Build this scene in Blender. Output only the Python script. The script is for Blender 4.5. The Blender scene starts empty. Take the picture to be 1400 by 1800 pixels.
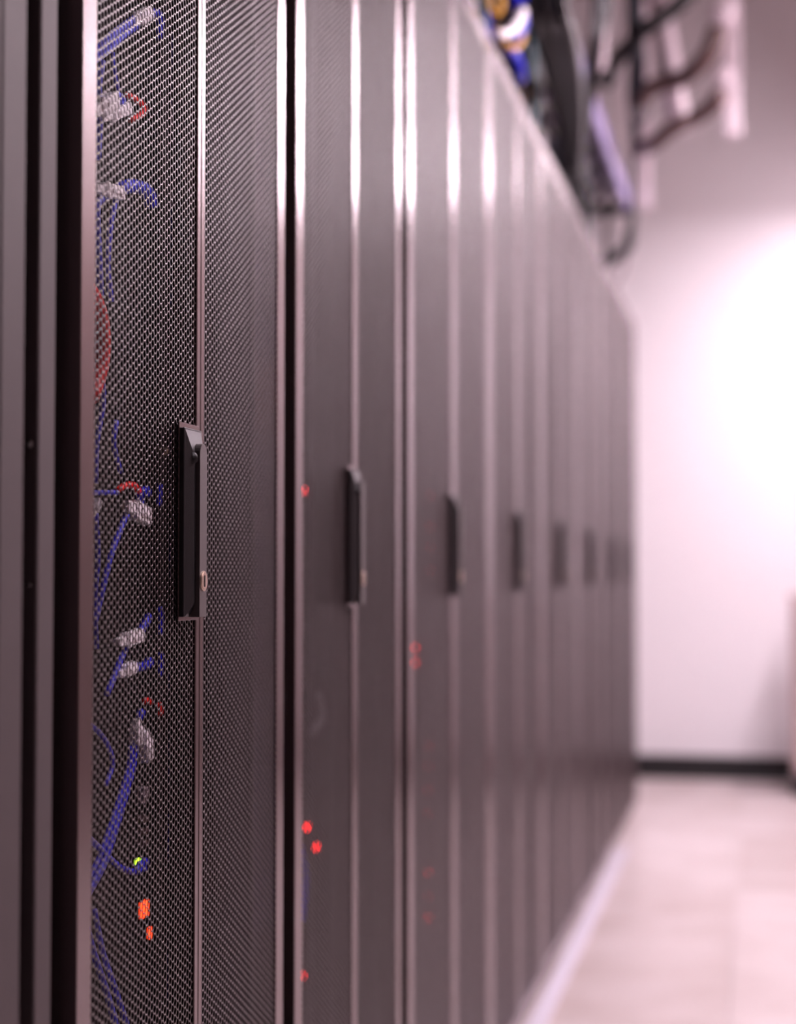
import bpy, math, random
import numpy as np
from mathutils import Vector, Matrix
random.seed(7)
S = bpy.context.scene
C = S.collection

# ------------------------------------------------------------------ camera
FPX = 2950.0                      # focal length in pixels of the 1400x1800 frame
TH = math.atan2(635, FPX); PH = math.atan2(105, FPX)
CAM = Vector((0.5413, 0.0, 1.067))
FW = Vector((-math.sin(TH)*math.cos(PH), math.cos(TH)*math.cos(PH), math.sin(PH)))
RT = Vector((math.cos(TH), math.sin(TH), 0)); UP = RT.cross(FW)
cd = bpy.data.cameras.new('camera'); cam = bpy.data.objects.new('camera', cd); C.objects.link(cam)
cam.matrix_world = Matrix(((RT.x, UP.x, -FW.x, CAM.x), (RT.y, UP.y, -FW.y, CAM.y), (RT.z, UP.z, -FW.z, CAM.z), (0, 0, 0, 1)))
cd.sensor_fit = 'HORIZONTAL'; cd.sensor_width = 24.0; cd.lens = 24.0*FPX/1400; cd.clip_start = .02
cd.dof.use_dof = True; cd.dof.focus_distance = 1.59; cd.dof.aperture_fstop = 2.2
S.camera = cam
# ------------------------------------------------------------------ world, exposure
w = bpy.data.worlds.new('world'); S.world = w; w.use_nodes = True
w.node_tree.nodes['Background'].inputs[0].default_value = (.8, .7, .78, 1)
w.node_tree.nodes['Background'].inputs[1].default_value = 0.05
S.view_settings.view_transform = 'Standard'; S.view_settings.look = 'None'
S.view_settings.gamma = 1; S.view_settings.use_curve_mapping = False
S.view_settings.exposure = 0.0
LAMP = 106.0                       # strength of the ceiling tubes
UPFILL = 26.0  # strength of the added upward fill that brightens ceiling and hanger posts
LAMP_COL = (1.0, .84, .93, 1)

def ray(px, py): return RT*((px-700)/FPX) + UP*(-(py-900)/FPX) + FW
def onx(px, py, X):               # point seen at a pixel, on the vertical plane x = X
    r = ray(px, py); return CAM + r*((X-CAM.x)/r.x)
def atz(px, py, Z): return CAM + ray(px, py)*Z    # point seen at a pixel, Z metres deep

# ------------------------------------------------------------------ materials
def mat(name, col, rough=.5, metal=0., spec=.5, emit=None, estr=0., bump=0., bscale=200., noise=None, coat=0.):
    m = bpy.data.materials.new(name); m.use_nodes = True
    nt = m.node_tree; b = nt.nodes['Principled BSDF']
    b.inputs['Base Color'].default_value = (*col, 1); b.inputs['Roughness'].default_value = rough
    b.inputs['Metallic'].default_value = metal; b.inputs['Specular IOR Level'].default_value = spec
    b.inputs['Coat Weight'].default_value = coat
    if name in ('black_powder_coat', 'perforated_steel'):
        b.inputs['IOR'].default_value = 1.85; b.inputs['Specular Tint'].default_value = (1, .80, .83, 1)
    if emit: b.inputs['Emission Color'].default_value = (*emit, 1); b.inputs['Emission Strength'].default_value = estr
    tc = nt.nodes.new('ShaderNodeTexCoord')
    if bump:
        n = nt.nodes.new('ShaderNodeTexNoise'); n.inputs['Scale'].default_value = bscale; n.inputs['Detail'].default_value = 3
        bp = nt.nodes.new('ShaderNodeBump'); bp.inputs['Strength'].default_value = bump; bp.inputs['Distance'].default_value = .001
        nt.links.new(tc.outputs['Object'], n.inputs['Vector']); nt.links.new(n.outputs['Fac'], bp.inputs['Height']); nt.links.new(bp.outputs['Normal'], b.inputs['Normal'])
    if name.startswith('led_'): m.cycles.emission_sampling = 'NONE'
    if noise:
        col2, sc = noise
        n2 = nt.nodes.new('ShaderNodeTexNoise'); n2.inputs['Scale'].default_value = sc; n2.inputs['Detail'].default_value = 4
        mx = nt.nodes.new('ShaderNodeMix'); mx.data_type = 'RGBA'
        mx.inputs[6].default_value = (*col, 1); mx.inputs[7].default_value = (*col2, 1)
        nt.links.new(tc.outputs['Object'], n2.inputs['Vector']); nt.links.new(n2.outputs['Fac'], mx.inputs[0]); nt.links.new(mx.outputs[2], b.inputs['Base Color'])
    return m
M = {
 'frame': mat('black_powder_coat', (.022, .015, .015), .24, 0, 1.0),
 'sheet': mat('perforated_steel', (.016, .011, .012), .29, 0, .42),
 'body': mat('cabinet_body', (.005, .0045, .005), .45, 0, .2, bump=.1, bscale=600),
 'matte': mat('matte_panel', (.072, .056, .060), .6, 0, .3, bump=.25, bscale=500, noise=((.086, .066, .07), 40)),
 'groove': mat('groove_dark', (.003, .0025, .0025), .8, 0, .05),
 'conduit': mat('braided_grey', (.16, .13, .14), .5),
 'handle': mat('handle_plastic', (.012, .011, .013), .42, 0, .5, bump=.3, bscale=1500),
 'lever': mat('lever_grey', (.06, .05, .05), .4, 0, .6, bump=.2, bscale=1500),
 'nickel': mat('warm_nickel', (.75, .62, .52), .3, 1.),
 'slot': mat('key_slot', (.05, .04, .04), .5, .5),
 'steel': mat('screw_steel', (.4, .38, .38), .35, 1.),
 'server': mat('server_black', (.0015, .0015, .002), .9, 0, 0.),
 'ear': mat('server_ear', (.008, .007, .008), .6, 0, .2),
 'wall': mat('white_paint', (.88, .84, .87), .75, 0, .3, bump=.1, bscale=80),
 'wallr': mat('darkened_brown_paint', (.20, .13, .12), .7, 0, .3, bump=.1, bscale=80),  # unseen walls, darkened to lower ambient light and reflections on the cabinets
 'ceil': mat('ceiling_paint', (.20, .145, .14), .85, 0, .2),
 'base': mat('baseboard_vinyl', (.02, .016, .018), .5),
 'strip': mat('white_strip', (.60, .56, .64), .35),
 'tray': mat('tray_lilac_grey', (.36, .30, .56), .4, 0.),
 'hanger': mat('hanger_white', (.88, .76, .82), .5),
 'lampbody': mat('lamp_housing', (.75, .72, .74), .5),
 'lamp': mat('lamp_diffuser', (.9, .9, .9), .5, emit=LAMP_COL[:3], estr=LAMP),
 'upfill': mat('added_upward_fill', (.9, .9, .9), .5, emit=LAMP_COL[:3], estr=UPFILL),  # glow of the added fill panels
 'blue': mat('cable_blue', (.003, .004, .55), .4, 0, .3),
 'red': mat('cable_red', (.85, .006, .004), .4, 0, .3),
 'white': mat('plug_white', (.96, .90, .94), .4),
 'grey': mat('plug_grey', (.3, .25, .27), .4),
 'dull': mat('cable_dull_grey', (.10, .085, .10), .5),
 'black': mat('cable_black', (.007, .006, .008), .45),
 'teal': mat('cable_teal', (.012, .06, .08), .4),
 'slate': mat('cable_slate', (.022, .026, .04), .45),
 'yellow': mat('cable_amber', (.75, .38, .03), .4),
 'brown': mat('cable_brown', (.17, .105, .10), .5),
 'rubber': mat('dark_rubber', (.02, .017, .018), .5),
 'pinkgrey': mat('pale_grey_laminate', (.55, .42, .42), .5),
 'led_red': mat('led_red', (.5, .02, .02), .4, emit=(1, .01, .01), estr=10),
 'led_orange': mat('led_orange', (.6, .1, .02), .4, emit=(1, .05, .01), estr=4),
 'led_dim': mat('led_dim_red', (.3, .02, .02), .4, emit=(1, .02, .02), estr=5),
 'led_green': mat('led_green', (.2, .6, .02), .4, emit=(.5, 1, .02), estr=6),
}
def floor_mat():
    m = bpy.data.materials.new('floor_tile_vinyl'); m.use_nodes = True; nt = m.node_tree; b = nt.nodes['Principled BSDF']
    oi = nt.nodes.new('ShaderNodeObjectInfo'); g = nt.nodes.new('ShaderNodeNewGeometry')
    n = nt.nodes.new('ShaderNodeTexNoise'); n.inputs['Scale'].default_value = 3.2; n.inputs['Detail'].default_value = 5
    nt.links.new(g.outputs['Position'], n.inputs['Vector'])
    ad = nt.nodes.new('ShaderNodeMath'); ad.operation = 'MULTIPLY_ADD'; ad.inputs[1].default_value = .25
    nt.links.new(oi.outputs['Random'], ad.inputs[0]); nt.links.new(n.outputs['Fac'], ad.inputs[2])
    r = nt.nodes.new('ShaderNodeValToRGB'); r.color_ramp.elements[0].position = .35; r.color_ramp.elements[1].position = 1.0
    r.color_ramp.elements[0].color = (.42, .34, .32, 1); r.color_ramp.elements[1].color = (.66, .585, .59, 1)
    nt.links.new(ad.outputs[0], r.inputs[0]); nt.links.new(r.outputs[0], b.inputs['Base Color'])
    b.inputs['Roughness'].default_value = .28; b.inputs['Specular IOR Level'].default_value = .45
    return m
M['floor'] = floor_mat()

# ------------------------------------------------------------------ mesh helpers
def nth(k):
    k += 1
    return '%d%s' % (k, 'th' if 10 < k % 100 < 14 else {1: 'st', 2: 'nd', 3: 'rd'}.get(k % 10, 'th'))
class MB:
    def __init__(s): s.v = []; s.f = []; s.sm = []
    def add(s, v, f, smooth=False):
        o = len(s.v); s.v += [tuple(p) for p in v]; s.f += [tuple(i+o for i in q) for q in f]; s.sm += [smooth]*len(f)
        return s
    def box(s, a, b, ch=0.0):
        x0, y0, z0 = [min(a[i], b[i]) for i in range(3)]; x1, y1, z1 = [max(a[i], b[i]) for i in range(3)]
        if ch <= 0:
            v = [(x, y, z) for x in (x0, x1) for y in (y0, y1) for z in (z0, z1)]
            return s.add(v, [(0, 1, 3, 2), (4, 6, 7, 5), (0, 4, 5, 1), (2, 3, 7, 6), (0, 2, 6, 4), (1, 5, 7, 3)])
        lo = (x0, y0, z0); hi = (x1, y1, z1); v = []; idx = {}
        for cx in (0, 1):
            for cy in (0, 1):
                for cz in (0, 1):
                    c = (cx, cy, cz)
                    for ax in range(3):   # vertex lying on the face of axis ax
                        p = []
                        for k in range(3):
                            e = hi[k] if c[k] else lo[k]
                            p.append(e if k == ax else e + (-ch if c[k] else ch))
                        idx[(c, ax)] = len(v); v.append(tuple(p))
        f = []
        for ax in range(3):
            o1, o2 = (ax+1) % 3, (ax+2) % 3
            for sd in (0, 1):
                q = []
                for (u, w_) in ((0, 0), (1, 0), (1, 1), (0, 1)):
                    c = [0, 0, 0]; c[ax] = sd; c[o1] = u; c[o2] = w_; q.append(idx[(tuple(c), ax)])
                f.append(q if sd else q[::-1])
            for u in (0, 1):
                for w_ in (0, 1):   # edge chamfer along axis ax
                    c0 = [0, 0, 0]; c0[o1] = u; c0[o2] = w_; c1 = list(c0); c1[ax] = 1
                    q = [idx[(tuple(c0), o1)], idx[(tuple(c1), o1)], idx[(tuple(c1), o2)], idx[(tuple(c0), o2)]]
                    f.append(q if (u ^ w_) else q[::-1])
        for c in [(a_, b_, c_) for a_ in (0, 1) for b_ in (0, 1) for c_ in (0, 1)]:
            q = [idx[(c, 0)], idx[(c, 1)], idx[(c, 2)]]
            f.append(q if sum(c) % 2 else q[::-1])
        return s.add(v, f)
    def tube(s, pts, r, n=8, cap=True):
        pts = [Vector(p) for p in pts]; v = []; f = []; rr = r if isinstance(r, (list, tuple)) else [r]*len(pts)
        prev = None
        for i, p in enumerate(pts):
            t = (pts[min(i+1, len(pts)-1)] - pts[max(i-1, 0)]).normalized()
            if prev is None:
                a = Vector((0, 0, 1)) if abs(t.z) < .9 else Vector((1, 0, 0)); u = t.cross(a).normalized()
            else: u = (prev - t*prev.dot(t)).normalized()
            prev = u; k = t.cross(u)
            for j in range(n):
                an = 2*math.pi*j/n; v.append(p + (u*math.cos(an) + k*math.sin(an))*rr[i])
        for i in range(len(pts)-1):
            for j in range(n): f.append((i*n+j, i*n+(j+1) % n, (i+1)*n+(j+1) % n, (i+1)*n+j))
        if cap: f.append(tuple(range(n))[::-1]); f.append(tuple((len(pts)-1)*n+j for j in range(n)))
        return s.add(v, f, True)
    def prism(s, poly, lo, hi, plane='yz', smooth=False):     # polygon extruded between lo and hi along the third axis
        n = len(poly); mk = {'yz': lambda a, b, h: (h, a, b), 'xz': lambda a, b, h: (a, h, b), 'xy': lambda a, b, h: (a, b, h)}[plane]
        v = [mk(a, b, lo) for a, b in poly] + [mk(a, b, hi) for a, b in poly]
        return s.add(v, [tuple(range(n))[::-1], tuple(range(n, 2*n))] + [(i, (i+1) % n, n+(i+1) % n, n+i) for i in range(n)], smooth)
    def mesh(s, name, m):
        me = bpy.data.meshes.new(name); me.from_pydata(s.v, [], s.f); me.materials.append(m)
        me.polygons.foreach_set('use_smooth', s.sm); me.update(); return me
    def build(s, name, m, parent=None): return link(name, s.mesh(name, m), parent)
def link(name, me, parent=None, loc=None):
    o = bpy.data.objects.new(name, me); C.objects.link(o)
    if parent: o.parent = parent
    if loc is not None: o.location = loc
    return o
def tag(o, label=None, cat=None, group=None, kind=None):
    if label: o['label'] = label
    if cat: o['category'] = cat
    if group: o['group'] = group
    if kind: o['kind'] = kind
    return o
def empty(name, loc=(0, 0, 0)):
    o = bpy.data.objects.new(name, None); o.location = loc; C.objects.link(o); return o
def spline(pts, n=8):            # Catmull-Rom
    p = [Vector(q) for q in pts]; p = [p[0]*2-p[1]] + p + [p[-1]*2-p[-2]]; out = []
    for i in range(1, len(p)-2):
        for k in range(n):
            t = k/n; a, b, c, d = p[i-1], p[i], p[i+1], p[i+2]
            out.append(.5*((2*b) + (c-a)*t + (2*a-5*b+4*c-d)*t*t + (3*b-a-3*c+d)*t**3))
    out.append(p[-2]); return out
def circ(cy, cz, r, n=20): return [(cy+r*math.cos(2*math.pi*i/n), cz+r*math.sin(2*math.pi*i/n)) for i in range(n)]

# ------------------------------------------------------------------ the room
H = 2.19                          # cabinet height
YF, XL, XR, YB, ZC = 9.02, -1.9, 1.95, -2.6, 4.2
def struct(name, a, b, m): return tag(MB().box(a, b).build(name, m), kind='structure')
tag(struct('wall_far', (XL, YF, 0), (XR, YF+.12, ZC), M['wall']), 'white painted far wall at the end of the aisle')
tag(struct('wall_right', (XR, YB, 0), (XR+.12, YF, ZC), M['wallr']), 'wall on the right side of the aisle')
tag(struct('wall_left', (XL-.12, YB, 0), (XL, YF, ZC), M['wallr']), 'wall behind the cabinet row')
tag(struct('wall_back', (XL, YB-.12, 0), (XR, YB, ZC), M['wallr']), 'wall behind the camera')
tag(struct('ceiling', (XL, YB, ZC), (XR, YF, ZC+.1), M['ceil']), 'plain dim ceiling above the aisle')
tag(struct('baseboard_far', (XL, YF-.014, 0), (XR, YF, .10), M['base']), 'black vinyl baseboard along the far wall')
fl = tag(MB().box((XL, YB, -.12), (XR, YF, -.03)).build('floor', M['base']), 'pale beige glossy tiled floor', kind='structure')
tm = MB().box((-.2993, -.2993, -.03), (.2993, .2993, 0), .0007).mesh('floor_tile', M['floor'])
nx = 7; ny = int((YF-YB)/.6)+1
for i in range(nx):
    for j in range(ny):
        y = YB+.3+.6*j; x = XL+.28+.6*i - .02
        if y+.3 > YF+.02 and y+.3 > YF+.31: continue
        link('floor_tile', tm, fl, (x, y, 0))
tag(MB().box((.0, -.5, 0), (.046, 6.52, .008), .002).build('floor_strip', M['strip']),
    'pale lilac-white metal strip on the floor along the foot of the cabinets', 'strip')

# hanging luminaires
ZL = 3.08
def luminaire(x, y, label, ln=1.2):
    t = tag(empty('ceiling_light', (x, y, ZL)), label, 'ceiling light', 'tube lights above the aisle')
    b = MB(); b.box((-.09, -ln/2, -.05), (.09, ln/2, 0), .006); b.box((-.10, -ln/2-.006, -.055), (-.09, ln/2+.006, 0)); b.box((.09, -ln/2-.006, -.055), (.10, ln/2+.006, 0)); b.box((-.10, -ln/2-.012, -.055), (.10, -ln/2-.006, 0)); b.box((-.10, ln/2+.006, -.055), (.10, ln/2+.012, 0))
    b.build('housing', M['lampbody'], t)
    for yy in (-.45, .45): MB().tube([(0, yy, 0), (0, yy, ZC-ZL)], .004, 8).build('suspension_rod', M['lampbody'], t)
    MB().box((-.085, -ln/2-.004, -.078), (.085, ln/2+.004, -.0505)).build('diffuser', M['lamp'], t)
    if y < 7: MB().box((-.06, -ln/2+.02, .0005), (.06, ln/2-.02, .006)).build('added_upward_fill', M['upfill'], t)  # added glowing panel, an invented source to lift posts and ceiling
for i, (y, lb) in enumerate([(2.2, 'nearest'), (4.2, 'second'), (6.2, 'third'), (7.85, 'last')]):
    luminaire(1.30, y, 'long ceiling tube light over the aisle, %s from the camera' % lb)

# ------------------------------------------------------------------ cabinets
def sheet_mesh(w_, z0, z1, pitch=.008, hole=.0069, th=.0008):
    """perforated steel: honeycomb of hexagonal holes, webs in front and the hole walls behind"""
    cs = pitch*math.sqrt(3)/2; nc = int(math.ceil(w_/cs))+1; nr = int((z1-z0)/pitch)+1
    ang = np.arange(6)*math.pi/3
    Ro = pitch/math.sqrt(3); Ri = hole/math.sqrt(3)
    ci, ri = np.meshgrid(np.arange(nc), np.arange(nr), indexing='ij'); ci = ci.ravel(); ri = ri.ravel()
    cy = (ci-(nc-1)/2)*cs; cz = z0+(ri+.5*(ci % 2)+.25)*pitch; n = len(cy)
    V = np.zeros((n, 18, 3))
    for k, (R_, x) in enumerate(((Ro, 0), (Ri, 0), (Ri, -th))):
        V[:, k*6:k*6+6, 0] = x
        V[:, k*6:k*6+6, 1] = np.clip(cy[:, None]+R_*np.cos(ang), -w_/2, w_/2); V[:, k*6:k*6+6, 2] = cz[:, None]+R_*np.sin(ang)
    q = []
    for j in range(6):
        a, b = j, (j+1) % 6
        q.append((a, b, 6+b, 6+a)); q.append((6+a, 6+b, 12+b, 12+a))
    F = (np.arange(n)[:, None, None]*18 + np.array(q)[None]).reshape(-1, 4)
    me = bpy.data.meshes.new('perforated_sheet'); me.vertices.add(n*18); me.vertices.foreach_set('co', V.ravel())
    me.loops.add(F.size); me.loops.foreach_set('vertex_index', F.ravel().astype(np.int32))
    me.polygons.add(len(F)); me.polygons.foreach_set('loop_start', (np.arange(len(F))*4).astype(np.int32))
    me.polygons.foreach_set('loop_total', np.full(len(F), 4, np.int32))
    me.materials.append(M['sheet']); me.update(calc_edges=True); me.validate(); return me

PL = .035                          # plinth height
Z0, Z1 = PL+.005, H-.005
def leaf_meshes(w_, outer, inner, side):
    """door leaf, local origin at its centre line; side -1: outer stile towards the camera"""
    y0, y1 = -w_/2, w_/2; a = outer if side < 0 else inner; b = inner if side < 0 else outer
    f = MB(); D = -.028
    f.box((D, y0, Z0), (0, y0+a, Z1), .0009); f.box((D, y1-b, Z0), (0, y1, Z1), .0009)
    f.box((D, y0+a, Z1-.045), (-.0003, y1-b, Z1), .0015); f.box((D, y0+a, Z0), (-.0003, y1-b, Z0+.030), .0015)
    return f.mesh('door', M['frame']), y0+a, y1-b
def handle_parts(door, yc):
    """swing handle; yc = y of its lever centre, door-local"""
    def sh(ob): ob.location = (0, yc, 0); return ob
    if 'plate' not in HC:
        b = MB(); b.box((0, -.027, 1.020), (.0015, .030, 1.2105), .0004); HC['plate'] = b.mesh('latch_plate', M['frame'])
        # tapered housing: outline in (x,z) narrows at both ends, and narrows in y towards the front
        b = MB(); zt, zb = 1.205, 1.024
        b.box((.0012, -.026, zb), (.0066, .024, zt), .0008)
        v = [(.0066, -.024, zb), (.0066, .022, zb), (.0066, .022, zt-.002), (.0066, -.024, zt-.002),
             (.0125, -.015, zb+.012), (.0125, .014, zb+.012), (.0125, .014, zt-.026), (.0125, -.015, zt-.026)]
        b.add(v, [(0, 3, 2, 1), (4, 5, 6, 7), (0, 1, 5, 4), (1, 2, 6, 5), (2, 3, 7, 6), (3, 0, 4, 7)])
        b.tube([(.0085, -.017, 1.176), (.0085, .012, 1.176)], .0065, 14)
        HC['housing'] = b.mesh('handle_housing', M['handle'])
        b = MB(); pr = [(-.0105, 1.0235), (.0105, 1.0235)]
        pr += [(.0105*math.cos(t), 1.180+.0105*math.sin(t)) for t in [math.pi*i/10 for i in range(11)]]
        b.prism(pr, .0060, .0168, 'yz'); b.box((.010, -.0085, 1.03), (.0126, .0085, 1.165))
        HC['lever'] = b.mesh('handle_lever', M['lever'])
        b = MB(); b.prism(circ(0, 1.058, .0098, 28), .0160, .0180, 'yz'); b.prism(circ(0, 1.058, .0082, 28), .0178, .0184, 'yz')
        HC['lock'] = b.mesh('lock_cylinder', M['nickel'])
        b = MB(); b.box((.0182, -.0013, 1.0525), (.0188, .0013, 1.0635)); HC['slot'] = b.mesh('key_slot', M['slot'])
    sh(link('latch_plate', HC['plate'], door)); sh(tag(link('handle_housing', HC['housing'], door), 'black tapered handle housing'))
    sh(tag(link('handle_lever', HC['lever'], door), 'brown-grey handle lever with a rounded top'))
    sh(tag(link('lock_cylinder', HC['lock'], door), 'pale brass lock cylinder'))
    sh(link('key_slot', HC['slot'], door))
HC = {}; CC = {}
def cabinet(y0, w_, outer, inner, pitch, lab, lever_off):
    key = round(w_, 3); lw = (w_-.0015)/2
    if key not in CC:
        la, p0, p1 = leaf_meshes(lw, outer, inner, -1); lb, q0, q1 = leaf_meshes(lw, outer, inner, 1)
        sh = sheet_mesh(p1-p0+.004, Z0+.030, Z1-.045, hole=.0069 if w_ < .7 else .0063)
        b = MB(); g = (pitch-w_)/2
        bx0, bx1 = -g+.001, w_+g-.001
        body = MB(); XF = -.034; XBk = -1.05
        body.box((XBk, bx0, PL), (XF, bx0+.018, H), .001)
        sideb = MB(); sideb.box((XBk, bx1-.018, PL), (XF, bx1, H), .001)
        top = MB(); top.box((XBk, bx0+.018, H-.02), (XF, bx1-.018, H), .001)
        back = MB(); back.box((XBk, bx0+.018, PL), (XBk+.015, bx1-.018, H-.02))
        bot = MB(); bot.box((XBk+.015, bx0+.018, PL), (XF, bx1-.018, PL+.02))
        pln = MB(); pln.box((XBk, bx0+.004, 0), (-.030, bx1-.004, PL), .002)
        post = MB()
        for a_ in (bx0+.018, bx1-.018-.022): post.box((-.060, a_, PL+.02), (XF, a_+.022, H-.02), .001)
        ym = w_/2; rail = MB()
        r1 = []
        for sgn in (-1, 1):
            rb = MB(); ya = ym+sgn*.2325; yb = ym+sgn*.2545
            rb.box((-.132, ya, PL+.02), (-.130, yb, H-.02)); rb.box((-.16, yb-.002*sgn, PL+.02), (-.130, yb, H-.02)); r1.append(rb.mesh('mounting_rail', M['ear']))
        CC[key] = dict(la=la, lb=lb, sh=sh, cA=(p0+p1)/2, cB=(q0+q1)/2, side=body.mesh('side_panel', M['body']), sideb=sideb.mesh('side_panel', M['body']),
            top=top.mesh('top_panel', M['body']), back=back.mesh('back_panel', M['body']), bot=bot.mesh('bottom_panel', M['body']),
            pln=pln.mesh('plinth', M['body']), post=post.mesh('front_post', M['groove']), rails=r1)
    c = CC[key]
    t = tag(empty('server_cabinet', (0, y0, 0)), lab, 'server cabinet', 'black mesh-door server cabinets in the row')
    for k, nme in (('side', 'side_panel'), ('sideb', 'side_panel'), ('top', 'top_panel'), ('back', 'back_panel'), ('bot', 'bottom_panel'), ('pln', 'plinth'), ('post', 'front_post')):
        link(nme, c[k], t)
    for r_ in c['rails']: link('mounting_rail', r_, t)
    dA = link('door', c['la'], t, (0, lw/2, 0)); dB = link('door', c['lb'], t, (0, w_-lw/2, 0))
    link('perforated_sheet', c['sh'], dA, (-.0015, c['cA'], 0)); link('perforated_sheet', c['sh'], dB, (-.0015, c['cB'], 0))
    handle_parts(dA, lever_off-lw/2)
    return t
CY = [(1.2815, .602, .030, .0105, .652, 'nearest mesh-door cabinet in the row, in sharp focus, with blue cables and white plugs inside'),
      (1.9335, .603, .034, .014, .645, 'second mesh-door cabinet from the camera, slightly blurred, two red lights low behind its left leaf'),
      (2.5910, .813, .042, .026, .838, 'third mesh-door cabinet, with a column of faint red lights behind its left leaf')]
ordn = ['fourth', 'fifth', 'sixth', 'seventh', 'eighth and last']
ex = ['first one whose perforations blur into plain brown', 'its handle a small blurred dark bar', 'its handle the last distinct bar', 'just before the end one', 'against the white far wall']
for i in range(5):
    CY.append((3.414+.84*i, .826, .042, .026, .840, '%s mesh-door cabinet from the camera, %s' % (ordn[i], ex[i])))
for i, (y0, w_, o_, n_, p_, lb) in enumerate(CY):
    off = [1.5435-1.2815, .279][min(i, 1)] if i < 2 else .385
    cabinet(y0, w_, o_, n_, p_, lb, off)

# neighbouring plain cabinet at the left edge of the frame
t = tag(empty('grey_cabinet', (0, 1.14, 0)), 'plain grey-brown cabinet edge at the far left, with a dark groove and two screws', 'cabinet')
b = MB(); b.box((-.034, -.0045, PL), (-.001, .0365, H), .0012); b.build('front_post', M['matte'], t)
b = MB(); b.box((-.034, .0625, PL), (-.001, .0935, H), .0012); b.build('front_post', M['matte'], t)
b = MB(); b.box((-.034, .0365, PL), (-.024, .0625, H)); b.build('groove_channel', M['groove'], t)
b = MB(); b.box((-1.05, -.60, 0), (-.034, .115, H), .002); b.build('cabinet_body', M['body'], t)
b = MB(); b.box((-.034, -.60, PL), (-.001, -.0075, H), .0012); b.build('door', M['matte'], t)
pts = []; rr = []
zz = .75
while zz < 2.1:
    pts += [(-.0165, .0515, zz), (-.0165, .0515, zz+.003)]; rr += [.0062, .0072]; zz += .006
b = MB(); b.tube(pts, rr, 12); g = b.build('corrugated_conduit', M['groove'], t); g['label'] = 'dark corrugated conduit in the groove'
for py in (780, 1027):
    p = onx(57, py, -.006)
    b = MB(); b.tube([(-.010, p.y-1.14, p.z), (-.006, p.y-1.14, p.z)], .0026, 12); b.build('screw', M['steel'], t)

# ------------------------------------------------------------------ inside the nearest cabinets
XS = -.125
def server(y0, w_, z, u, label, leds, group='rack servers behind the mesh doors'):
    t = tag(empty('rack_server', (0, 0, z)), label, 'server', group)
    ym = y0+w_/2; h = .0445*u-.002
    MB().box((-.80, ym-.220, 0), (XS-.005, ym+.220, h)).build('chassis', M['server'], t)
    b = MB(); b.box((XS-.006, ym-.222, .002), (XS, ym+.222, h-.002), .001)
    n = 14
    for k in range(n):            # ventilation ribs
        yy = ym-.2+k*.4/n; b.box((XS, yy, .008), (XS+.002, yy+.012, h-.008))
    b.build('front_panel', M['server'], t)
    for s in (-1, 1):
        b = MB(); b.box((XS-.003, ym+s*.222, 0), (XS+.001, ym+s*.2415, h), .0005); b.build('mounting_ear', M['ear'], t)
    for (py_, pz, ry, rz, m) in leds:
        b = MB(); b.box((XS+.002, py_-ry, pz-rz-z), (XS+.005, py_+ry, pz+rz-z), .0004); b.build('indicator_light', M[m], t)
def led(px, py, m, ry=.004, rz=.004): p = onx(px, py, XS+.004); return (p.y, p.z, ry, rz, m)
L1 = [led(243, 1515, 'led_green', .0045, .0028), led(254, 1598, 'led_orange', .010, .0085), led(264, 1640, 'led_orange', .0025, .006)]
L2 = [led(541, 1454, 'led_red', .005, .0045), led(557, 1489, 'led_red', .005, .0045), led(537, 863, 'led_dim', .0018, .005), led(535, 1715, 'led_dim', .0018, .004)]
L3 = [led(731, 1139, 'led_red', .006, .004), led(731, 1163, 'led_red', .006, .004)]
for yy in (1308, 1348, 1388, 1430, 1534, 1575, 1613, 1657, 1762, 1795): L3.append(led(754, yy, 'led_red' if yy in (1534, 1613) else 'led_dim', .0018 if yy not in (1534, 1613) else .003, .0016 if yy not in (1534, 1613) else .0026))
for yy in (872, 922, 962, 1000): L3.append(led(757, yy, 'led_dim', .002, .0016))
where = ['nearest', 'second', 'third']
for ci, LL in enumerate((L1, L2, L3)):
    z = .36; q = 0
    while z < 1.95:
        h = .0445*2; mine = [l for l in LL if z <= l[1] < z+h]
        mine = [(a, min(max(b_, z+d+.002), z+h-d-.004), c, d, m) for a, b_, c, d, m in mine]
        if mine:
            kinds = sorted(set(m for *_, m in mine)); words = ' and '.join({'led_dim': 'faint red'}.get(k, k.split('_')[1]) for k in kinds)
            lb = '%s rack server from the bottom of the %s cabinet, with %s light%s' % (nth(q), where[ci], words, 's' if len(mine) > 1 else '')
            server(CY[ci][0], CY[ci][1], z, 2, lb, mine)
        else:
            server(CY[ci][0], CY[ci][1], z, 2, '%s rack server from the bottom of the %s cabinet, without lit lights' % (nth(q), where[ci]), [], 'unlit rack servers in the %s cabinet' % where[ci])
        z += h+.0005; q += 1

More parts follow.
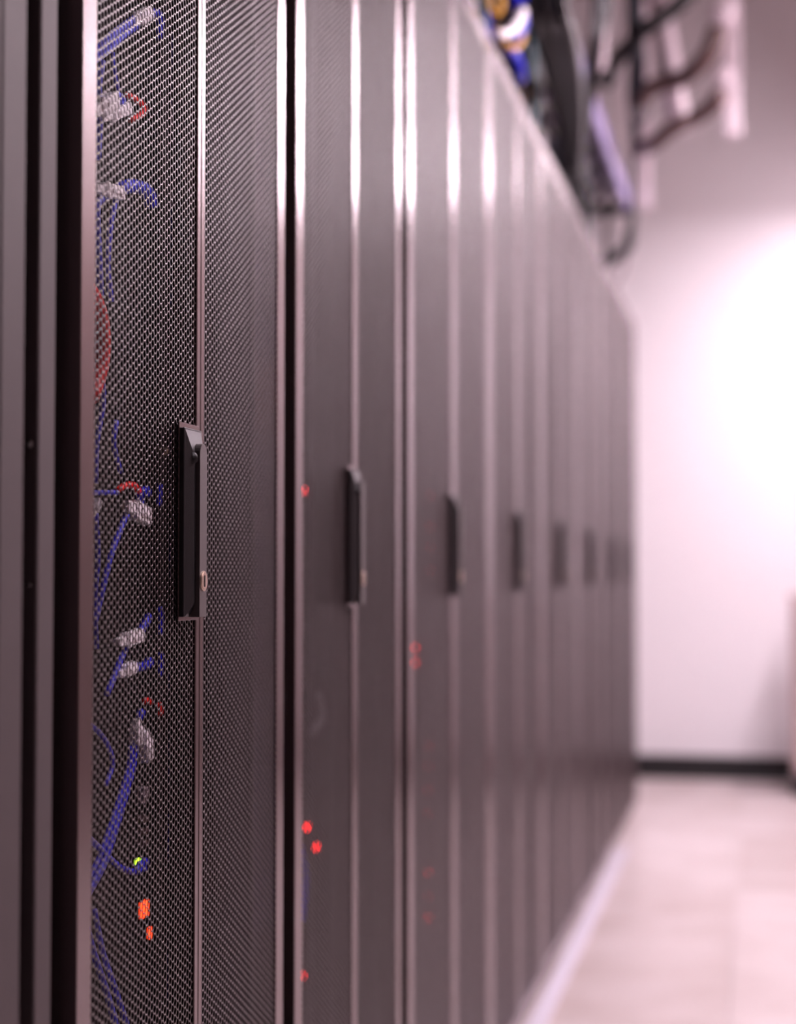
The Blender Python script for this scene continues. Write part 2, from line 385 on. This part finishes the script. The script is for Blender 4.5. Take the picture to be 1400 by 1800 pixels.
def cable(pix, r, m, label, cat='cable', group=None, X=-.10, name='cable', n=8):
    pts = [onx(p[0], p[1], X if len(p) < 3 else p[2]) for p in pix]
    o = MB().tube(spline(pts, 6), r, n).build(name, M[m]); return tag(o, label, cat, group)
def plug(px0, py0, px1, py1, wd, label, m='white', X=-.098, group='white cable plugs in the nearest cabinet', th=.010):
    """snag-proof plug: boot, body, latch"""
    a = onx(px0, py0, X); b_ = onx(px1, py1, X); d = (b_-a); L = d.length; d.normalize(); s = Vector((0, -d.z, d.y))
    t = tag(empty('network_plug', a), label, 'plug', group)
    def slab(u0, u1, w0, w1, x0, x1):
        q = [d*u0-s*w0, d*u0+s*w0, d*u1+s*w1, d*u1-s*w1]
        v = [p+Vector((x0, 0, 0)) for p in q]+[p+Vector((x1, 0, 0)) for p in q]
        return v, [(0, 1, 2, 3), (7, 6, 5, 4), (0, 4, 5, 1), (1, 5, 6, 2), (2, 6, 7, 3), (3, 7, 4, 0)]
    m1 = MB(); m1.add(*slab(0, L*.32, wd*.55, wd*.7, -th*.35, th*.35)); m1.build('boot', M[m], t)
    m1 = MB(); m1.add(*slab(L*.32, L, wd, wd, -th*.5, th*.5)); m1.add(*slab(L*.36, L*.44, wd*1.12, wd*1.12, -th*.55, th*.55)); m1.build('plug_body', M[m], t)
    m1 = MB(); m1.add(*slab(L*.5, L*.95, wd*.3, wd*.3, th*.5, th*.7)); m1.build('latch_tab', M[m], t)
B = 'blue patch cables in the nearest cabinet'
cable([(158, 100), (185, 74), (205, 56), (236, 34)], .0042, 'blue', 'upper of two blue cables slanting up to the topmost white plug')
cable([(158, 112), (190, 88), (215, 64), (240, 46)], .0036, 'blue', 'lower of two blue cables slanting up to the topmost white plug')
plug(234, 40, 262, 22, .006, 'topmost white plug, joining slanting blue cables near the top of the nearest cabinet')
cable([(262, 30), (272, 22), (281, 32), (280, 68)], .0042, 'blue', 'blue cable bending down just right of the topmost plug')
cable([(180, 108), (174, 150), (176, 200), (172, 280)], .0036, 'blue', 'dim blue cable hanging along the left stile, upper part of the nearest cabinet')
cable([(199, 92), (201, 120), (208, 160)], .002, 'blue', 'thin short blue cable under the slanting pair')
plug(160, 196, 202, 176, .0085, 'broad white plug at the left stile beside the upper red loop')
plug(178, 209, 224, 190, .0055, 'long white plug pointing right, under the broad one beside the upper red loop')
cable([(198, 170), (207, 167), (216, 178), (210, 184)], .0036, 'blue', 'short blue cable end above the long white plug')
cable([(223, 166), (238, 174), (254, 188), (250, 200), (230, 211)], .0030, 'red', 'upper red cable loop near the top of the nearest cabinet')
plug(166, 330, 212, 340, .0065, 'white plug at the start of the thick curling blue cable')
cable([(210, 333), (230, 327), (252, 332), (263, 346), (266, 364)], .0072, 'blue', 'thick blue cable curling down right of a white plug')
cable([(212, 345), (196, 342), (178, 350), (170, 368), (172, 430), (176, 520)], .0042, 'blue', 'blue cable turning down beside the left stile under the curling one')
cable([(205, 346), (194, 400), (190, 470), (196, 530)], .0030, 'blue', 'dim blue cable hanging from under the third plug')
cable([(150, 500), (168, 530), (179, 570), (181, 610), (176, 650), (160, 700)], .0085, 'red', 'fat bright red cable bulging at the left stile of the nearest cabinet')
cable([(186, 560), (176, 640), (182, 700), (170, 780), (168, 850)], .0030, 'blue', 'dim blue cable hanging right of the fat red one')
cable([(205, 740), (200, 780), (212, 830)], .0028, 'blue', 'short dim blue cable above the horizontal blue one')
cable([(158, 866), (180, 866), (206, 866)], .0026, 'blue', 'thin horizontal blue cable level with the handle')
cable([(206, 862), (222, 853), (236, 854), (245, 864)], .0034, 'red', 'small red arch over the diagonal white plug')
plug(222, 888, 258, 908, .0090, 'large diagonal white plug level with the door handle')
cable([(248, 884), (246, 866), (258, 862), (258, 872)], .0042, 'blue', 'blue cable entering the large diagonal plug')
cable([(281, 852), (280, 870), (279, 888)], .0030, 'blue', 'short upright blue piece at handle height')
cable([(222, 905), (200, 960), (186, 1010), (168, 1090)], .0034, 'blue', 'blue cable running down left from the large diagonal plug')
plug(160, 905, 169, 880, .004, 'small white plug half hidden by the left stile at handle height')
cable([(168, 900), (172, 980), (166, 1060), (170, 1140)], .0030, 'blue', 'dim blue cable along the left stile below handle height')
plug(206, 1130, 246, 1116, .0065, 'white plug below handle height, upper of a pair')
cable([(244, 1114), (254, 1098), (262, 1084)], .0042, 'blue', 'blue cable rising from the upper plug of the pair')
cable([(281, 1068), (282, 1090), (281, 1114)], .0028, 'blue', 'upright blue piece right of the upper plug of the pair')
cable([(226, 1130), (216, 1150), (204, 1180), (188, 1220)], .0034, 'blue', 'blue cable falling left between the pair of plugs')
plug(206, 1186, 234, 1172, .0055, 'white plug below handle height, lower of a pair')
cable([(234, 1174), (248, 1172), (262, 1166), (262, 1158)], .0048, 'blue', 'blue cable leaving the lower plug of the pair')
cable([(282, 1148), (282, 1168), (281, 1188)], .0028, 'blue', 'upright blue piece right of the lower plug of the pair')
cable([(253, 1234), (259, 1230), (265, 1235)], .0028, 'red', 'tiny red cable above the standing white plugs')
cable([(279, 1238), (283, 1246), (281, 1256)], .0026, 'red', 'tiny upright red cable right of the standing white plugs')
cable([(249, 1250), (245, 1262)], .0042, 'blue', 'blue stub above the standing white plugs')
plug(240, 1264, 240, 1308, .0075, 'left one of two standing white plugs above the long blue cable')
plug(254, 1286, 259, 1336, .0080, 'right one of two standing white plugs, set slightly lower')
cable([(236, 1310), (232, 1345), (218, 1400), (200, 1460), (180, 1520), (150, 1575)], .0048, 'blue', 'long bright blue cable sweeping down left from the standing plugs')
cable([(231, 1312), (226, 1350), (211, 1400), (193, 1455), (172, 1512), (148, 1552)], .0030, 'blue', 'thinner blue cable running along the long sweeping one')
cable([(152, 1268), (176, 1290), (192, 1316), (198, 1345), (186, 1380)], .0026, 'blue', 'thin blue arc left of the long sweeping cable')
plug(250, 1412, 250, 1384, .0065, 'dim grey plug below the standing white plugs', 'grey')
cable([(152, 1470), (178, 1494), (205, 1520), (232, 1532), (254, 1526)], .0032, 'blue', 'thin blue cable crossing behind the long one towards the green light')
cable([(240, 1534), (246, 1520), (256, 1514)], .0042, 'blue', 'short blue cable just under the green light')
cable([(152, 1630), (166, 1680), (186, 1740), (206, 1810)], .0036, 'blue', 'left of two blue cables at the bottom of the nearest cabinet')
cable([(166, 1600), (180, 1670), (196, 1720), (226, 1810)], .0030, 'blue', 'right of two blue cables at the bottom of the nearest cabinet')
plug(284, 800, 287, 788, .003, 'tiny bright metal plug left of the handle top', 'nickel')
for yy, wd_ in ((1440, 'top'), (1462, 'middle'), (1482, 'bottom')):
    plug(249, yy+5, 251, yy-5, .003, '%s one of three tiny brown connectors in the column under the grey plug' % wd_, 'brown', group='tiny brown connectors in a column')
# second cabinet
cable([(528, 1490), (536, 1540), (530, 1620)], .005, 'blue', 'dim blue cable under the red lights of the second cabinet')
cable([(560, 1220), (566, 1260), (548, 1290)], .006, 'dull', 'pale grey cable loop faintly seen in the second cabinet')

# ------------------------------------------------------------------ overhead ladder tray and cables
ZT = 2.70
YE = 7.42
t = tag(empty('cable_ladder', (0, 0, ZT)), 'lilac-grey overhead cable ladder running along the top of the cabinet row', 'cable tray')
for x0 in (-.030, -.46):
    MB().box((x0, 1.6, -.045), (x0+.022, YE, .045), .003).build('side_rail', M['tray'], t)
y = 1.7
while y < YE-.15:
    MB().box((-.45, y, -.03), (-.02, y+.03, -.01), .002).build('rung', M['tray'], t); y += .3
MB().box((-.47, YE-.03, -.055), (.015, YE+.01, -.005), .003).build('end_bar', M['black'], t)
for hy in (2.6, 5.0, 7.2):
    for x0 in (-.019, -.449):
        MB().tube([(x0, hy, .03), (x0, hy, ZC-ZT)], .006, 8).build('hanger_rod', M['hanger'], t)
# cables lying on the ladder
def wire(pts, r, m, label, group=None, nn=8):
    if isinstance(r, list): r = [float(v) for v in np.interp(np.linspace(0, len(pts)-1, 6*(len(pts)-1)+1), range(len(pts)), r)]
    return tag(MB().tube(spline(pts, 6), r, nn).build('cable', M[m]), label, 'cable', group)
cols = ['black', 'slate', 'black', 'teal', 'black', 'slate', 'black', 'black', 'teal', 'black']
rnd = random.Random(3)
for k in range(14):
    x = -.06-.027*k; zz = ZT+.004+.018*rnd.random()
    p = [(x+rnd.uniform(-.01, .01), yy, zz+rnd.uniform(0, .03)) for yy in np.arange(1.7, 7.5, .7)]
    wire(p, .011, cols[k % 10], 'dark cable lying lengthwise on the overhead ladder, %s from its aisle side' % nth(k), 'long dark cables on the ladder')
# drops from the ladder into the cabinet tops
drops = []
for k in range(44):
    yy = 2.9+k*.105+rnd.uniform(-.05, .05)
    drops.append((yy, rnd.uniform(-.30, -.03), rnd.uniform(-.42, -.06)))
for k, (yy, xa, xb) in enumerate(drops):
    c = cols[(k*3) % 10]; r = rnd.uniform(.008, .016)
    if k in (1,): c = 'yellow'; r = .004
    if k in (3, 9): c = 'blue'; r = .009
    if k in (24,): c = 'yellow'; r = .004
    if k in (7, 20): c = 'white'; r = .008
    dy = rnd.uniform(.1, .5)
    wire([(xa, yy-.3, ZT+.05), (xa, yy, ZT+.03), ((xa*.8+xb*.2), yy+dy*.35, ZT-.14), ((xa+xb)/2, yy+dy*.6, ZT-.34), (xb, yy+dy*.7, H+.002)], r, c,
         '%s cable, %s from the camera of those dropping from the ladder into the cabinet tops' % ({'black': 'black', 'slate': 'slate', 'teal': 'teal', 'yellow': 'amber', 'blue': 'blue', 'white': 'white'}[c], nth(k)),
         '%s cables dropping from the ladder' % c)
# bright coil and blue bundle near the third cabinet's top
def wz(pix, r, m, label, group=None): return wire([atz(*p) for p in pix], r, m, label, group)
wz([(876, 62, 3.55), (896, 58, 3.6), (912, 38, 3.65), (920, 20, 3.7)], .011, 'white', 'thick white cable curving above the third cabinet top')
wz([(898, 70, 3.7), (908, 62, 3.7), (916, 44, 3.75), (918, 30, 3.8)], .015, 'blue', 'blue cable nested in the white curve above the third cabinet')
wz([(896, 92, 3.85), (908, 100, 3.9), (914, 120, 3.9), (916, 140, 3.95)], .012, 'blue', 'blue cable bending down at the edge of the cabinet tops')
wz([(904, -10, 3.6), (910, 2, 3.6), (922, -6, 3.6)], .012, 'blue', 'blue cable loop cut by the top of the picture')
wz([(858, -8, 3.5), (864, 18, 3.5), (878, 24, 3.5), (884, 4, 3.5), (884, -10, 3.5)], .006, 'yellow', 'amber cable loop at the upper edge of the cabinets')
wz([(874, 52, 3.55), (884, 66, 3.6), (894, 82, 3.6), (910, 84, 3.65), (922, 66, 3.7)], .005, 'yellow', 'amber cable under the thick white curve')
# dark bundle crossing in front of the ladder
G2 = 'dark cables crossing beside the ladder'
for k in range(6):
    o = k*7
    wz([(1052+o*1.2, -330, 4.5+.06*k), (1046+o*.8, -20, 4.6+.06*k), (1038+o*.5, 80, 4.9), (1026+o*.45, 180, 5.2), (1008+o*.5, 270, 5.6), (1012+o*.3, 320, 6.0)], .0075, ['black', 'slate', 'black', 'slate', 'black', 'black'][k],
       '%s cable falling beside the ladder to the cabinet tops, %s from the left' % (['black', 'slate', 'black', 'slate', 'black', 'black'][k], nth(k)), G2)
for k in range(7):
    o = k*9-20
    wz([(925+o*1.5, -330, 4.1+.05*(k % 3)), (950+o, -20, 4.2+.05*(k % 3)), (968+o, 60, 4.4), (990+o*.8, 150, 4.8), (1002+o*.5, 230, 5.2), (1005+o*.3, 300, 5.6)], .017, ['black', 'black', 'black', 'black', 'slate', 'black', 'black'][k],
       'heavy black cable slanting down behind the ladder rail, %s from the left' % nth(k), 'heavy black cables behind the ladder rail')

# hanger posts over the aisle with looping cables
def hangpost(px, ptop, pbot, Z, wd, label, clips):
    a = atz(px, pbot, Z)
    t = tag(empty('hanger_post', a), label, 'hanger post', 'white hanger posts above the aisle')
    b = MB(); b.box((-wd/2, -.02, 0), (wd/2, .02, ZC-a.z), .004); b.build('post', M['hanger'], t)
    for cpy, cr in clips:
        q = atz(px-wd/2*FPX/Z-3, cpy, Z)-a
        b = MB(); b.tube([q+Vector((0, -.022, 0)), q+Vector((0, -.014, 0)), q+Vector((0, .014, 0)), q+Vector((0, .022, 0))], [cr*.6, cr, cr, cr*.6], 14); b.build('cable_clamp', M['hanger'], t)
    return t
hangpost(1288, 0, 240, 6.4, .062, 'right white hanger post ending in mid air above the aisle, with two round clamps', [(20, .048), (134, .036)])
hangpost(1135, 0, 366, 7.45, .048, 'left white hanger post, reaching down to the ladder end bar', [(140, .045), (22, .05)])
q0 = atz(1150, -60, 6.6); q1 = atz(1197, 232, 6.6)
tag(MB().tube([q0, q1], .044, 4).build('hanger_brace', M['hanger']), 'slanting white brace between the two hanger posts, behind the brown cables', 'brace')
GL = 'brown cables looping between the hanger posts'
wz([(1262, 50, 6.35), (1248, 90, 6.35), (1222, 122, 6.4), (1192, 140, 6.5), (1150, 152, 6.55), (1124, 178, 6.6)], .036, 'brown', 'upper brown cable looping between the right and middle hanger posts', GL)
wz([(1268, 165, 6.35), (1250, 188, 6.4), (1225, 205, 6.45), (1180, 228, 6.5), (1150, 252, 6.6), (1122, 262, 6.9)], .032, 'brown', 'lower brown cable looping between the right and middle hanger posts', GL)
wz([(1290, -110, 6.2), (1215, -15, 6.2), (1178, 20, 6.2), (1135, 50, 6.2), (1108, 78, 6.3), (1085, 104, 6.4), (1062, 150, 6.4)], .032, 'black', 'thick dark cable coming down left from the top of the picture', GL)
wz([(1112, -290, 6.4), (1116, 20, 6.4), (1121, 110, 6.5), (1118, 170, 6.6), (1120, 215, 6.7), (1113, 260, 7.0), (1111, 320, 7.15), (1111, 372, 7.3)], [.034, .034, .034, .034, .028, .012, .008, .008], 'slate', 'thick slate cable bundle hanging down and thinning towards the ladder end bar')
wz([(1142, 160, 6.6), (1130, 180, 6.6), (1118, 200, 6.6), (1126, 212, 6.6), (1140, 200, 6.6), (1142, 162, 6.6)], .010, 'grey', 'grey coil tied beside the slate cable')
wz([(1066, -330, 5.3), (1062, 0, 5.3), (1058, 60, 5.4), (1056, 120, 5.5)], .018, 'hanger', 'pale cable end hanging in front of the ladder')
wz([(1112, 372, 7.35), (1113, 395, 7.35), (1109, 420, 7.35), (1099, 440, 7.35)], .018, 'black', 'black cable tail hanging under the ladder end bar')
wz([(1110, 405, 7.35), (1104, 432, 7.35), (1090, 446, 7.35), (1066, 462, 7.35)], .026, 'black', 'black cable hook curling left at the end of the ladder')
wz([(1101, 438, 7.35), (1098, 470, 7.35), (1080, 505, 7.35)], .008, 'grey', 'thin grey cable trailing below the black hook')

# ------------------------------------------------------------------ far right low unit
a = atz(1392, 1005, 8.1)
t = tag(empty('low_cabinet', (a.x, a.y, 0)), 'low pale cabinet with a black plinth standing by the far wall at the right edge', 'cabinet')
MB().box((0, -.1, .10), (.45, .24, .93), .01).build('carcass', M['pinkgrey'], t)
MB().box((-.012, -.112, .93), (.462, .24, .955), .004).build('top_board', M['pinkgrey'], t)
MB().box((.02, -.118, .12), (.43, -.1, .91), .004).build('door', M['pinkgrey'], t)
MB().box((-.004, -.104, 0), (.454, .24, .10), .004).build('plinth', M['base'], t)
